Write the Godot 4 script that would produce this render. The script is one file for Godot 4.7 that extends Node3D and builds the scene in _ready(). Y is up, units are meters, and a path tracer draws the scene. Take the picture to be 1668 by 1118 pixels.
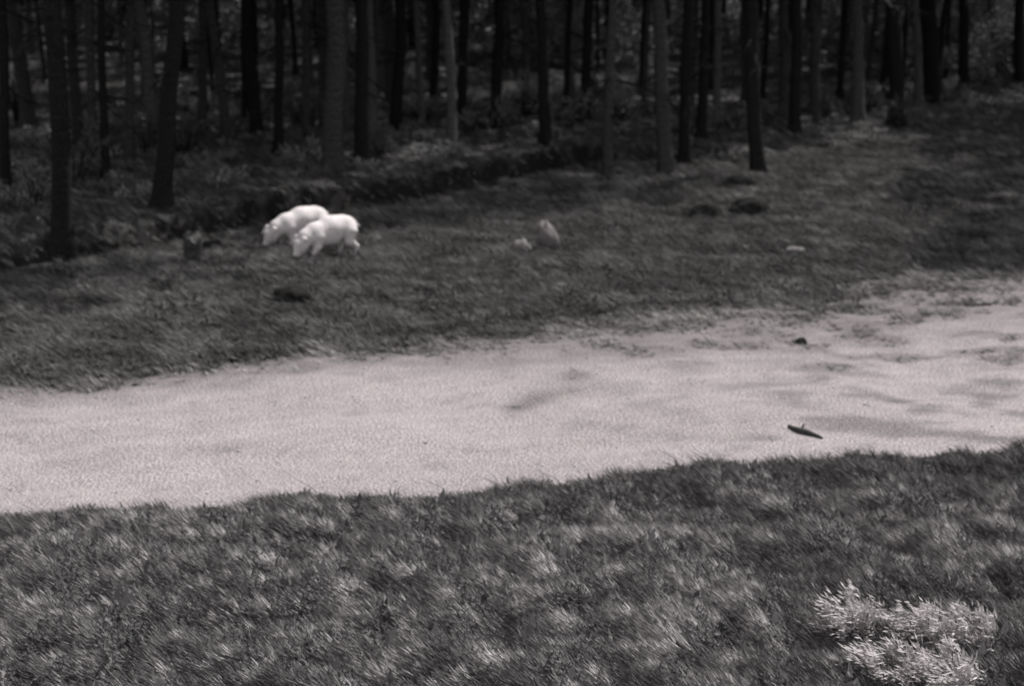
extends Node3D

# ---------------------------------------------------------------- camera model
const EYE := Vector3(0.0, 5.5, 0.0)
const FPX := 2291.0            # focal length in photograph pixels (1668 x 1118)
const PITCH := 15.12           # degrees below the horizon
var rng := RandomNumberGenerator.new()
var n_big := FastNoiseLite.new()
var n_mid := FastNoiseLite.new()
var n_fine := FastNoiseLite.new()
var bank_x: PackedFloat32Array
var bank_z: PackedFloat32Array
var far_x: PackedFloat32Array
var far_z: PackedFloat32Array
var near_x: PackedFloat32Array
var near_z: PackedFloat32Array
var M := {}
var names := {}
var strip_a: Vector2
var strip_b: Vector2

# ---------------------------------------------------------------- small helpers
func lin(r: float, g: float, b: float) -> Color:
	return Color(r, g, b).linear_to_srgb()

func ray(px: float, py: float) -> Vector3:
	var v := Vector3((px - 834.0) / FPX, (559.0 - py) / FPX, -1.0)
	return v.rotated(Vector3.RIGHT, -deg_to_rad(PITCH))

func flat(px: float, py: float) -> Vector3:
	var d := ray(px, py)
	return EYE + d * (-EYE.y / d.y)

func spot(px: float, py: float) -> Vector3:      # a point of the ground, from where the photograph shows it
	var d := ray(px, py)
	var p := flat(px, py)
	for i in 12:
		p = EYE + d * ((height(p.x, p.z) - EYE.y) / d.y)
	p.y = height(p.x, p.z)
	return p

func curve_at(xs: PackedFloat32Array, zs: PackedFloat32Array, x: float) -> float:
	var n := xs.size()
	if x <= xs[0]:
		return zs[0] + (zs[1] - zs[0]) / (xs[1] - xs[0]) * (x - xs[0])
	for i in range(1, n):
		if x <= xs[i]:
			return lerpf(zs[i - 1], zs[i], (x - xs[i - 1]) / (xs[i] - xs[i - 1]))
	return zs[n - 1] + (zs[n - 1] - zs[n - 2]) / (xs[n - 1] - xs[n - 2]) * (x - xs[n - 1])

func trace_curve(pts: Array, xs: PackedFloat32Array, zs: PackedFloat32Array) -> void:
	for p in pts:
		var w := flat(p[0], p[1])
		xs.append(w.x)
		zs.append(w.z)

func wood_edge(x: float) -> float:
	return -29.5 - 0.92 * (x + 8.0) if x > -8.0 else -29.5 - 0.5 * (x + 8.0)

func height(x: float, z: float) -> float:
	if x < -60.0 or x > 70.0 or z < -150.0 or z > 2.0:
		return 1.6 * smoothstep(-60.0, -110.0, z)
	var h := n_big.get_noise_2d(x, z) * 0.16 + n_mid.get_noise_2d(x, z) * 0.035
	var zb := curve_at(bank_x, bank_z, x)
	var back := zb - z
	var bank := lerpf(0.52, 0.12, smoothstep(1.0, 9.0, x))
	h += bank * smoothstep(0.0, lerpf(lerpf(1.3, 0.7, smoothstep(-8.0, -4.0, x)), 1.6, smoothstep(1.0, 9.0, x)), back + n_mid.get_noise_2d(x * 1.2, z * 1.2) * 0.4)
	h += 0.02 * maxf(0.0, back) + 0.05 * maxf(0.0, n_mid.get_noise_2d(x * 0.5 + 40.0, z * 0.5)) * clampf(back, 0.0, 3.0)
	h += 1.6 * smoothstep(-60.0, -110.0, z)
	var zn := curve_at(near_x, near_z, x)
	var zf := curve_at(far_x, far_z, x)
	var front := z - zn
	h += (0.11 + 0.16 * n_mid.get_noise_2d(x * 1.3 + 9.0, z * 1.3)) * smoothstep(-0.1, 0.55, front)
	if z < zn and z > zf:
		var t := (z - zf) / (zn - zf)
		var w := sin(PI * t)
		h -= 0.05 * w
		h -= 0.035 * (exp(-pow((t - 0.36) / 0.07, 2.0)) + exp(-pow((t - 0.72) / 0.07, 2.0)))
		h += (n_fine.get_noise_2d(x * 0.5, z * 0.6) * 0.004 + n_fine.get_noise_2d(x * 2.0, z * 2.0) * 0.006) * w
	return h

func called(n: String) -> String:
	if not names.has(n):
		names[n] = 0
		return n
	names[n] += 1
	return "%s_%03d" % [n, names[n]]

func tag(o: Node, label: String, category: String, group := "") -> void:
	o.set_meta("label", label)
	o.set_meta("category", category)
	if group != "":
		o.set_meta("group", group)

func thing(n: String, at: Vector3, label: String, category: String, group := "") -> Node3D:
	var o := Node3D.new()
	o.name = called(n)
	add_child(o, true)
	o.position = at
	tag(o, label, category, group)
	return o

func part(n: String, mesh: Mesh, mat: Material, parent: Node, xf := Transform3D.IDENTITY) -> MeshInstance3D:
	var o := MeshInstance3D.new()
	o.name = n
	o.mesh = mesh
	o.material_override = mat
	o.transform = xf
	parent.add_child(o, true)
	return o

func grain_image(size: int, freq: float, lo: float, hi: float, seed_: int, octaves := 4) -> Image:
	var n := FastNoiseLite.new()
	n.seed = seed_
	n.noise_type = FastNoiseLite.TYPE_SIMPLEX_SMOOTH
	n.frequency = freq
	n.fractal_octaves = octaves
	n.fractal_gain = 0.62
	var im := n.get_seamless_image(size, size)
	im.convert(Image.FORMAT_RGB8)
	for y in size:
		for x in size:
			var v := im.get_pixel(x, y).r
			v = lerpf(lo, hi, clampf((v - 0.5) * 1.35 + 0.5, 0.0, 1.0))
			im.set_pixel(x, y, Color(v, v, v))
	return im

func material(base: Color, rough := 0.95, tex: Texture2D = null, scale := Vector3.ONE, relief := 0.0) -> StandardMaterial3D:
	var m := StandardMaterial3D.new()
	m.albedo_color = base
	m.roughness = rough
	m.metallic_specular = 0.25
	if tex:
		m.albedo_texture = tex
		m.uv1_triplanar = true
		m.uv1_scale = scale
		if relief > 0.0:
			m.heightmap_enabled = true
			m.heightmap_texture = tex
			m.heightmap_scale = relief
	return m

# ---------------------------------------------------------------- meshes
func tube(st: SurfaceTool, pts: Array, radii: Array, sides: int, bump := 0.0, seed_ := 0.0, cap := true) -> void:
	var rings := []
	for i in pts.size():
		var a: Vector3 = pts[maxi(i - 1, 0)]
		var b: Vector3 = pts[mini(i + 1, pts.size() - 1)]
		var t := (b - a).normalized()
		var u := t.cross(Vector3(0.31, 0.12, 0.94)).normalized()
		var v := t.cross(u).normalized()
		var ring := []
		for k in sides:
			var ang := TAU * k / sides
			var p: Vector3 = pts[i]
			var d := u * cos(ang) + v * sin(ang)
			var r: float = radii[i]
			if bump > 0.0:
				r *= 1.0 + bump * n_fine.get_noise_3d(cos(ang) * 9.0 + seed_, p.y * 5.0, sin(ang) * 9.0)
			ring.append(p + d * r)
		rings.append(ring)
	for i in range(1, rings.size()):
		for k in sides:
			var k2 := (k + 1) % sides
			tri(st, rings[i - 1][k], rings[i][k], rings[i][k2])
			tri(st, rings[i - 1][k], rings[i][k2], rings[i - 1][k2])
	if cap:
		var top: Array = rings[-1]
		var bottom: Array = rings[0]
		for k in range(1, sides - 1):
			tri(st, top[0], top[k], top[k + 1])
			tri(st, bottom[0], bottom[k + 1], bottom[k])

func tri(st: SurfaceTool, a: Vector3, b: Vector3, c: Vector3) -> void:
	st.add_vertex(a)
	st.add_vertex(c)
	st.add_vertex(b)

func begin(smooth := true) -> SurfaceTool:
	var st := SurfaceTool.new()
	st.begin(Mesh.PRIMITIVE_TRIANGLES)
	st.set_smooth_group(0 if smooth else -1)
	return st

func done(st: SurfaceTool) -> ArrayMesh:
	st.index()
	st.generate_normals()
	return st.commit()

# a leaf: a folded rhomb, two pairs of triangles
func leaf(st: SurfaceTool, p: Vector3, dir: Vector3, side: Vector3, up: Vector3, l: float, w: float) -> void:
	var mid := p + dir * l * 0.5 - up * w * 0.22
	var tip := p + dir * l
	tri(st, p, mid, p + dir * l * 0.45 + side * w * 0.5)
	tri(st, mid, tip, p + dir * l * 0.45 + side * w * 0.5)
	tri(st, p, p + dir * l * 0.45 - side * w * 0.5, mid)
	tri(st, mid, p + dir * l * 0.45 - side * w * 0.5, tip)

func rnd_dir() -> Vector3:
	var y := rng.randf_range(-1.0, 1.0)
	var a := rng.randf() * TAU
	var r := sqrt(1.0 - y * y)
	return Vector3(r * cos(a), y, r * sin(a))

func trunk_mesh(seed_: float, tall: float) -> ArrayMesh:         # base radius 1 at breast height, y in metres
	var st := begin()
	var sides := 22
	var ys := [-0.35, -0.1, 0.02, 0.12, 0.26, 0.45, 0.8, 1.3]
	var y := 1.7
	while y < tall:
		ys.append(y)
		y += 0.42 if y < 7.0 else 1.5
	var rings := []
	var wob := Vector2.ZERO
	for yy in ys:
		var flare := 0.95 * exp(-maxf(0.0, yy + 0.05) / 0.24)
		var r0 := lerpf(1.0, 0.32, clampf(yy / tall, 0.0, 1.0))
		wob = Vector2(n_big.get_noise_2d(seed_ * 7.0, yy * 1.1), n_big.get_noise_2d(seed_ * 7.0 + 50.0, yy * 1.1)) * 0.9 * clampf(yy, 0.0, 1.0)
		var ring := []
		for k in sides:
			var a := TAU * k / sides
			var lobe := 0.55 + 0.45 * sin(a * 4.0 + seed_ * 2.3) + 0.5 * n_mid.get_noise_2d(a * 1.1, seed_ * 3.0)
			var ridge := 0.07 * n_fine.get_noise_3d(cos(a) * 8.0 + seed_ * 11.0, yy * 2.2, sin(a) * 8.0)
			ridge += 0.05 * n_fine.get_noise_3d(cos(a) * 20.0 + seed_ * 5.0, yy * 7.0, sin(a) * 20.0)
			var r: float = r0 * (1.0 + ridge) + flare * maxf(0.1, lobe)
			ring.append(Vector3(cos(a) * r + wob.x, yy, sin(a) * r + wob.y))
		rings.append(ring)
	for i in range(1, rings.size()):
		for k in sides:
			var k2 := (k + 1) % sides
			tri(st, rings[i - 1][k], rings[i][k2], rings[i][k])
			tri(st, rings[i - 1][k], rings[i - 1][k2], rings[i][k2])
	return done(st)

func bough_mesh(seed_: int) -> ArrayMesh:         # a dead lower bough with twigs, one metre along x
	rng.seed = seed_
	var st := begin()
	var pts := [Vector3.ZERO]
	var rad := [0.022]
	var p := Vector3.ZERO
	for i in 5:
		p += Vector3(0.22, rng.randf_range(-0.09, 0.02), rng.randf_range(-0.05, 0.05))
		pts.append(p)
		rad.append(0.022 - 0.0038 * (i + 1))
	tube(st, pts, rad, 6)
	for i in 7:
		var q: Vector3 = pts[1 + i % 4]
		var d := Vector3(rng.randf_range(0.3, 0.9), rng.randf_range(-0.7, 0.2), rng.randf_range(-0.9, 0.9)).normalized()
		var l := rng.randf_range(0.15, 0.42)
		tube(st, [q, q + d * l * 0.5, q + d * l + Vector3(0, -0.05, 0)], [0.007, 0.005, 0.002], 4)
	return done(st)

func crown_mesh(seed_: int, low: float, top: float, wide: float, leaves: int) -> ArrayMesh:
	rng.seed = seed_
	var st := begin(false)
	var n_boughs := 46
	for b in n_boughs:
		var t := float(b) / n_boughs
		var y0 := lerpf(low, top, t)
		var ang := b * 2.39996 + rng.randf_range(-0.3, 0.3)
		var reach := wide * (1.0 - 0.86 * pow(t, 1.25)) * rng.randf_range(0.65, 1.12)
		var out := Vector3(cos(ang), 0, sin(ang))
		var lat := Vector3(-out.z, 0, out.x)
		var per := int(leaves / n_boughs)
		for i in per:
			var s := pow(rng.randf(), 0.7)
			var q := out * reach * s + Vector3(0, y0 - 0.55 * reach * s * s + 0.15 * s, 0)
			q += lat * rng.randf_range(-1.0, 1.0) * (0.12 + 0.33 * reach * s * (1.15 - s)) + Vector3(0, rng.randf_range(-0.26, 0.08), 0)
			var d := (out * rng.randf_range(0.1, 1.0) + lat * rng.randf_range(-0.9, 0.9) + Vector3(0, rng.randf_range(-0.7, 0.15), 0)).normalized()
			var sd := d.cross(Vector3(rng.randf_range(-0.5, 0.5), 1, rng.randf_range(-0.5, 0.5))).normalized()
			leaf(st, q, d, sd, sd.cross(d), rng.randf_range(0.2, 0.36), rng.randf_range(0.08, 0.15))
	return done(st)

func limbs_mesh(seed_: int, low: float, top: float, wide: float) -> ArrayMesh:
	rng.seed = seed_
	var st := begin()
	for b in 46:
		var t := b / 46.0
		var y0 := lerpf(low, top, t)
		var ang := b * 2.39996 + rng.randf_range(-0.3, 0.3)
		var reach := wide * (1.0 - 0.86 * pow(t, 1.25)) * 0.8
		var out := Vector3(cos(ang), 0, sin(ang))
		tube(st, [Vector3(0, y0, 0), out * reach * 0.5 + Vector3(0, y0 - 0.08 * reach, 0), out * reach + Vector3(0, y0 - 0.45 * reach, 0)], [0.035, 0.022, 0.006], 5)
	return done(st)

func shrub_mesh(seed_: int, leaves: int, ll: float, lw: float, tall: float, wide: float, lobes: int, low := 0.35, bias := Vector3(0, 0.25, 0)) -> Array:
	rng.seed = seed_
	var st := begin(false)
	var stems := begin()
	var heads := []
	for i in lobes:
		var a := i * 2.4 + rng.randf()
		var r := wide * 0.5 * sqrt(rng.randf())
		var head := Vector3(cos(a) * r, tall * rng.randf_range(low + 0.1, 1.0) * (1.0 - 0.35 * r / (wide * 0.5)), sin(a) * r)
		heads.append(head)
		var foot := Vector3(head.x * 0.15, -0.05, head.z * 0.15)
		tube(stems, [foot, foot.lerp(head, 0.55) + Vector3(0, tall * 0.08, 0), head], [tall * 0.012 + 0.003, tall * 0.008 + 0.002, 0.002], 5)
	for i in leaves:
		var head: Vector3 = heads[rng.randi() % lobes]
		var s := rng.randf()
		var q := Vector3(head.x * 0.15, 0, head.z * 0.15).lerp(head, lerpf(low, 1.0, sqrt(s)))
		q += rnd_dir() * wide * 0.16 * rng.randf()
		q.y = maxf(q.y, 0.01)
		var d := (Vector3(head.x, 0, head.z).normalized() * 0.6 + rnd_dir() + bias).normalized()
		var sd := d.cross(Vector3(rng.randf_range(-0.6, 0.6), 1, rng.randf_range(-0.6, 0.6))).normalized()
		leaf(st, q, d, sd, sd.cross(d), ll * rng.randf_range(0.6, 1.3), lw * rng.randf_range(0.6, 1.25))
	return [done(st), done(stems)]

# a tuft of blades that leans to -x, as the wind leaves the grass of this verge
func tuft_mesh(seed_: int, blades: int, tall: float, spread: float, w: float, lean: float, droop: float) -> ArrayMesh:
	rng.seed = seed_
	var st := begin(false)
	for i in blades:
		var a := rng.randf() * TAU
		var r := spread * sqrt(rng.randf())
		var p := Vector3(cos(a) * r, -0.02, sin(a) * r)
		var l := tall * rng.randf_range(0.55, 1.15)
		var d := Vector3(-lean * rng.randf_range(0.6, 1.3) + cos(a) * 0.25, 1.0, sin(a) * 0.3 + rng.randf_range(-0.2, 0.2)).normalized()
		var side := d.cross(Vector3(rng.randf_range(-1, 1), 0.2, rng.randf_range(-1, 1))).normalized() * w * rng.randf_range(0.6, 1.2)
		var d2 := (d + Vector3(-droop, -droop * 0.8, 0) * rng.randf_range(0.6, 1.4)).normalized()
		var m := p + d * l * 0.55
		var tip := m + d2 * l * 0.45
		tri(st, p - side, p + side, m + side * 0.8)
		tri(st, p - side, m + side * 0.8, m - side * 0.8)
		tri(st, m - side * 0.8, m + side * 0.8, tip)
	return done(st)

func heather_mesh(seed_: int, twigs: int, tall: float, spread: float) -> ArrayMesh:
	rng.seed = seed_
	var st := begin(false)
	for i in twigs:
		var a := rng.randf() * TAU
		var r := spread * sqrt(rng.randf())
		var p := Vector3(cos(a) * r, -0.02, sin(a) * r)
		var d := Vector3(cos(a) * 0.4 - 0.35, 1.0, sin(a) * 0.4).normalized()
		var l := tall * rng.randf_range(0.5, 1.1) * (1.0 - 0.4 * r / spread)
		for k in 5:
			var q := p + d * l * (0.25 + 0.17 * k)
			var e := (d * 0.7 + rnd_dir()).normalized()
			var sd := e.cross(Vector3(0.2, 1, 0.1)).normalized()
			leaf(st, q, e, sd, sd.cross(e), 0.045, 0.016)
	return done(st)

func rock_mesh(seed_: float, sx: float, sy: float, sz: float) -> ArrayMesh:
	var st := begin()
	var nu := 16
	var nv := 10
	var g := []
	for j in nv + 1:
		var row := []
		for i in nu:
			var th := PI * j / nv
			var ph := TAU * i / nu
			var d := Vector3(sin(th) * cos(ph), cos(th), sin(th) * sin(ph))
			var r := 1.0 + 0.45 * n_mid.get_noise_3d(d.x * 1.6 + seed_, d.y * 1.6, d.z * 1.6 + seed_) + 0.28 * n_fine.get_noise_3d(d.x * 2.0 + seed_, d.y * 4.0, d.z * 4.0)
			var p := d * r
			p.y = clampf(p.y, -0.6, 0.95 + 0.25 * d.x)
			row.append(Vector3(p.x * sx, p.y * sy, p.z * sz))
		g.append(row)
	for j in nv:
		for i in nu:
			var k := (i + 1) % nu
			tri(st, g[j][i], g[j][k], g[j + 1][k])
			tri(st, g[j][i], g[j + 1][k], g[j + 1][i])
	return done(st)

func stump_meshes(seed_: float, r0: float, tall: float, tilt: Vector2) -> Array:    # bark, cut face
	var st := begin()
	var top := begin()
	var sides := 20
	var rings := []
	for j in 8:
		var t := j / 7.0
		var ring := []
		for k in sides:
			var a := TAU * k / sides
			var lobe := maxf(0.0, 0.6 + 0.6 * sin(a * 3.0 + seed_) + n_mid.get_noise_2d(a, seed_ * 4.0))
			var r := r0 * (0.86 + 0.07 * n_fine.get_noise_3d(cos(a) * 8.0 + seed_ * 9.0, t * 3.0, sin(a) * 8.0)) + r0 * 0.75 * lobe * exp(-t * tall / 0.09)
			var y := -0.1 + (tall + 0.1) * t
			var p := Vector3(cos(a) * r, y, sin(a) * r)
			if j == 7:
				p.y += 0.35 * tall * n_fine.get_noise_2d(a * 1.3, seed_ * 3.0)
			p.y += (tilt.x * p.x + tilt.y * p.z) * t
			ring.append(p)
		rings.append(ring)
	for i in range(1, 8):
		for k in sides:
			var k2 := (k + 1) % sides
			tri(st, rings[i - 1][k], rings[i][k2], rings[i][k])
			tri(st, rings[i - 1][k], rings[i - 1][k2], rings[i][k2])
	var c := Vector3(0, tall - 0.01, 0)
	for k in sides:
		tri(top, c, rings[7][(k + 1) % sides], rings[7][k])
	return [done(st), done(top)]

# ---------------------------------------------------------------- animal body: smooth union of tapered capsules, meshed as surface nets
func body_mesh(bones: Array, cell: float, blend: float) -> ArrayMesh:
	var lo := Vector3.INF
	var hi := -Vector3.INF
	for b in bones:
		var a: Vector3 = b[0]
		var c: Vector3 = b[1]
		var r: float = maxf(b[2], b[3]) + cell * 2.0
		lo = lo.min(a - Vector3.ONE * r).min(c - Vector3.ONE * r)
		hi = hi.max(a + Vector3.ONE * r).max(c + Vector3.ONE * r)
	var nx := int((hi.x - lo.x) / cell) + 2
	var ny := int((hi.y - lo.y) / cell) + 2
	var nz := int((hi.z - lo.z) / cell) + 2
	var f := PackedFloat32Array()
	f.resize(nx * ny * nz)
	f.fill(1.0)
	for b in bones:
		var a: Vector3 = b[0]
		var ab: Vector3 = b[1] - a
		var r0: float = b[2]
		var r1: float = b[3]
		var k: float = b[4] if b.size() > 4 else blend
		var ll := maxf(ab.length_squared(), 1e-8)
		var rr := Vector3.ONE * (maxf(r0, r1) + 0.12)
		var l0: Vector3 = (a.min(b[1]) - rr - lo) / cell
		var l1: Vector3 = (a.max(b[1]) + rr - lo) / cell
		for z in range(maxi(0, int(l0.z)), mini(nz, int(l1.z) + 1)):
			for y in range(maxi(0, int(l0.y)), mini(ny, int(l1.y) + 1)):
				for x in range(maxi(0, int(l0.x)), mini(nx, int(l1.x) + 1)):
					var p := lo + Vector3(x, y, z) * cell
					var ap := p - a
					var t := clampf(ap.dot(ab) / ll, 0.0, 1.0)
					var d := (ap - ab * t).length() - lerpf(r0, r1, t)
					var id := x + nx * (y + ny * z)
					var o := f[id]
					var h := maxf(k - absf(o - d), 0.0) / k
					f[id] = minf(o, d) - h * h * k * 0.25
	var vid := {}
	var verts := PackedVector3Array()
	var norms := PackedVector3Array()
	var idx := PackedInt32Array()
	var sy := nx
	var sz := nx * ny
	for z in nz - 1:
		for y in ny - 1:
			for x in nx - 1:
				var id := x + sy * y + sz * z
				var v := [f[id], f[id + 1], f[id + sy], f[id + sy + 1], f[id + sz], f[id + sz + 1], f[id + sz + sy], f[id + sz + sy + 1]]
				var neg := 0
				for q in v:
					if q < 0.0:
						neg += 1
				if neg == 0 or neg == 8:
					continue
				var sum := Vector3.ZERO
				var cnt := 0
				for e in [[0, 1], [2, 3], [4, 5], [6, 7], [0, 2], [1, 3], [4, 6], [5, 7], [0, 4], [1, 5], [2, 6], [3, 7]]:
					var u: float = v[e[0]]
					var w: float = v[e[1]]
					if (u < 0.0) != (w < 0.0):
						var t := u / (u - w)
						var pa := Vector3(e[0] & 1, (e[0] >> 1) & 1, e[0] >> 2)
						var pb := Vector3(e[1] & 1, (e[1] >> 1) & 1, e[1] >> 2)
						sum += pa.lerp(pb, t)
						cnt += 1
				vid[id] = verts.size()
				verts.append(lo + (Vector3(x, y, z) + sum / cnt) * cell)
				var g := Vector3(v[1] + v[3] + v[5] + v[7] - v[0] - v[2] - v[4] - v[6], v[2] + v[3] + v[6] + v[7] - v[0] - v[1] - v[4] - v[5], v[4] + v[5] + v[6] + v[7] - v[0] - v[1] - v[2] - v[3])
				norms.append(g.normalized())
	for z in range(1, nz - 1):
		for y in range(1, ny - 1):
			for x in range(1, nx - 1):
				var id := x + sy * y + sz * z
				var s := f[id] < 0.0
				for ax in 3:
					var step: int = [1, sy, sz][ax]
					if (f[id + step] < 0.0) == s:
						continue
					var u: int = [sy, sz, 1][ax]
					var w: int = [sz, 1, sy][ax]
					var q := [id - u - w, id - w, id, id - u]
					if not (vid.has(q[0]) and vid.has(q[1]) and vid.has(q[2]) and vid.has(q[3])):
						continue
					var a: int = vid[q[0]]
					var b: int = vid[q[1]]
					var c: int = vid[q[2]]
					var d: int = vid[q[3]]
					idx.append_array([a, c, b, a, d, c] if s else [a, b, c, a, c, d])
	var arr := []
	arr.resize(Mesh.ARRAY_MAX)
	arr[Mesh.ARRAY_VERTEX] = verts
	arr[Mesh.ARRAY_NORMAL] = norms
	arr[Mesh.ARRAY_INDEX] = idx
	var m := ArrayMesh.new()
	m.add_surface_from_arrays(Mesh.PRIMITIVE_TRIANGLES, arr)
	return m

# a pig that walks towards +x with its head down; swing: how far each leg is forward (front left, front right, hind left, hind right)
func pig(at: Vector3, turn: float, size: float, swing: Array, head_turn: float, label: String) -> Node3D:
	var o := thing("pig", at, label, "pig", "white pigs by the forest")
	o.rotation.y = turn
	var B := []
	var hip := Vector3(-0.43, 0.55, 0)
	var mid := Vector3(-0.08, 0.545, 0)
	var sh := Vector3(0.26, 0.49, 0)
	var neck := Vector3(0.44, 0.43, 0.03 * head_turn)
	var head := Vector3(0.57, 0.3, 0.09 * head_turn)
	var nose := Vector3(0.655, 0.165, 0.15 * head_turn)
	B.append([hip, mid, 0.185, 0.215])
	B.append([mid, sh, 0.215, 0.19])
	B.append([Vector3(-0.1, 0.43, 0), Vector3(0.12, 0.43, 0), 0.2, 0.19])
	B.append([Vector3(-0.34, 0.63, 0), Vector3(0.0, 0.64, 0), 0.14, 0.13])
	B.append([sh, neck, 0.185, 0.145])
	B.append([neck, head, 0.15, 0.125])
	B.append([head, nose, 0.118, 0.066])
	B.append([nose, nose + Vector3(0.014, -0.018, 0), 0.066, 0.064, 0.01])
	B.append([head + Vector3(-0.03, -0.07, 0), nose + Vector3(-0.06, -0.02, 0), 0.07, 0.035])
	var feet := []
	for i in 4:
		var s := -1.0 if i % 2 == 0 else 1.0
		var w: float = swing[i]
		if i < 2:
			var elbow := Vector3(0.22 + w * 0.35, 0.27, s * 0.125)
			var knee := Vector3(0.26 + w * 0.75, 0.15, s * 0.12)
			var foot := Vector3(0.25 + w, 0.03 + maxf(0.0, -w) * 0.3, s * 0.12)
			B.append([Vector3(0.25, 0.42, s * 0.1), elbow, 0.13, 0.068])
			B.append([elbow, knee, 0.064, 0.042])
			B.append([knee, foot, 0.04, 0.033, 0.02])
			B.append([foot, foot + Vector3(0.03, -0.012, 0), 0.033, 0.028, 0.01])
			feet.append(foot)
		else:
			var kn := Vector3(-0.35 + w * 0.45, 0.29, s * 0.135)
			var hock := Vector3(-0.48 + w * 0.8, 0.175, s * 0.125)
			var foot := Vector3(-0.45 + w, 0.03, s * 0.12)
			B.append([Vector3(-0.42, 0.46, s * 0.1), kn, 0.16, 0.085])
			B.append([kn, hock, 0.078, 0.044])
			B.append([hock, foot, 0.042, 0.034, 0.02])
			B.append([foot, foot + Vector3(0.03, -0.012, 0), 0.034, 0.028, 0.01])
			feet.append(foot)
		# ears flop forward over the brow
		if i < 2:
			var root := head + Vector3(-0.06, 0.1, s * 0.075)
			B.append([root, root + Vector3(0.06, 0.04, s * 0.06), 0.036, 0.044, 0.02])
			B.append([root + Vector3(0.06, 0.04, s * 0.06), root + Vector3(0.17, -0.08, s * 0.08), 0.042, 0.014, 0.015])
	# curled tail
	var tp := hip + Vector3(-0.19, 0.06, 0)
	for i in 5:
		var q := hip + Vector3(-0.2 - 0.016 * i, 0.07 - 0.028 * i, 0.025 * sin(i * 1.5))
		B.append([tp, q, 0.016, 0.014, 0.012])
		tp = q
	var xf := Transform3D(Basis.IDENTITY.scaled(Vector3.ONE * size), Vector3.ZERO)
	part("body", body_mesh(B, 0.0145, 0.055), M.hide, o, xf)
	for i in 4:
		var st := begin()
		var q: Vector3 = feet[i]
		for s in [-1, 1]:
			tube(st, [q + Vector3(0.012, 0.012, s * 0.016), q + Vector3(0.03, -0.03, s * 0.018)], [0.021, 0.026], 8)
		part("hoof", done(st), M.hoof, o, xf)
	for s in [-1, 1]:
		var e := SphereMesh.new()
		e.radius = 0.014
		e.height = 0.028
		e.radial_segments = 10
		e.rings = 6
		part("eye", e, M.eye, o, Transform3D(xf.basis, (head + Vector3(0.035, 0.035, s * 0.085)) * size))
	return o

# ---------------------------------------------------------------- ground
func sandiness(x: float, z: float) -> float:      # 0 turf .. 1 bare sand
	var zn := curve_at(near_x, near_z, x)
	var zf := curve_at(far_x, far_z, x)
	var j := n_mid.get_noise_2d(x * 1.1, z * 2.0) * 0.5 + n_fine.get_noise_2d(x * 0.6, z * 0.6) * 0.2
	var a := smoothstep(0.35, -0.4, z - zn + j * 0.9 + 0.35 * n_mid.get_noise_2d(x * 0.5 + 20.0, z * 0.6))
	var soft := lerpf(1.35, 4.8, smoothstep(-4.0, 6.0, x))
	var b := smoothstep(-soft, soft * 0.6, z - zf + j * lerpf(0.7, 2.6, smoothstep(-2.0, 8.0, x)))
	var s := a * b
	# a second bare patch beyond the track on the right
	var c := flat(1570, 478)
	var e := Vector2((x - c.x) / 2.6, (z - c.z) / 1.5).length()
	s = maxf(s, smoothstep(1.7, 0.1, e + j * 0.8) * 0.52)
	# weeds that break the sand: thin patches to the right, one low strip near the middle
	s *= 1.0 - 0.42 * smoothstep(-1.0, 6.0, x) * smoothstep(-0.12, 0.42, n_mid.get_noise_2d(x * 0.7 + 90.0, z * 1.5) + 0.5 * n_fine.get_noise_2d(x * 0.9, z * 1.4))
	var u := Geometry2D.get_closest_point_to_segment(Vector2(x, z), strip_a, strip_b)
	s *= 1.0 - 0.5 * exp(-pow(u.distance_to(Vector2(x, z)) / 0.22, 2.0)) * clampf(0.7 + 1.4 * j, 0.0, 1.0)
	return s

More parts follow.
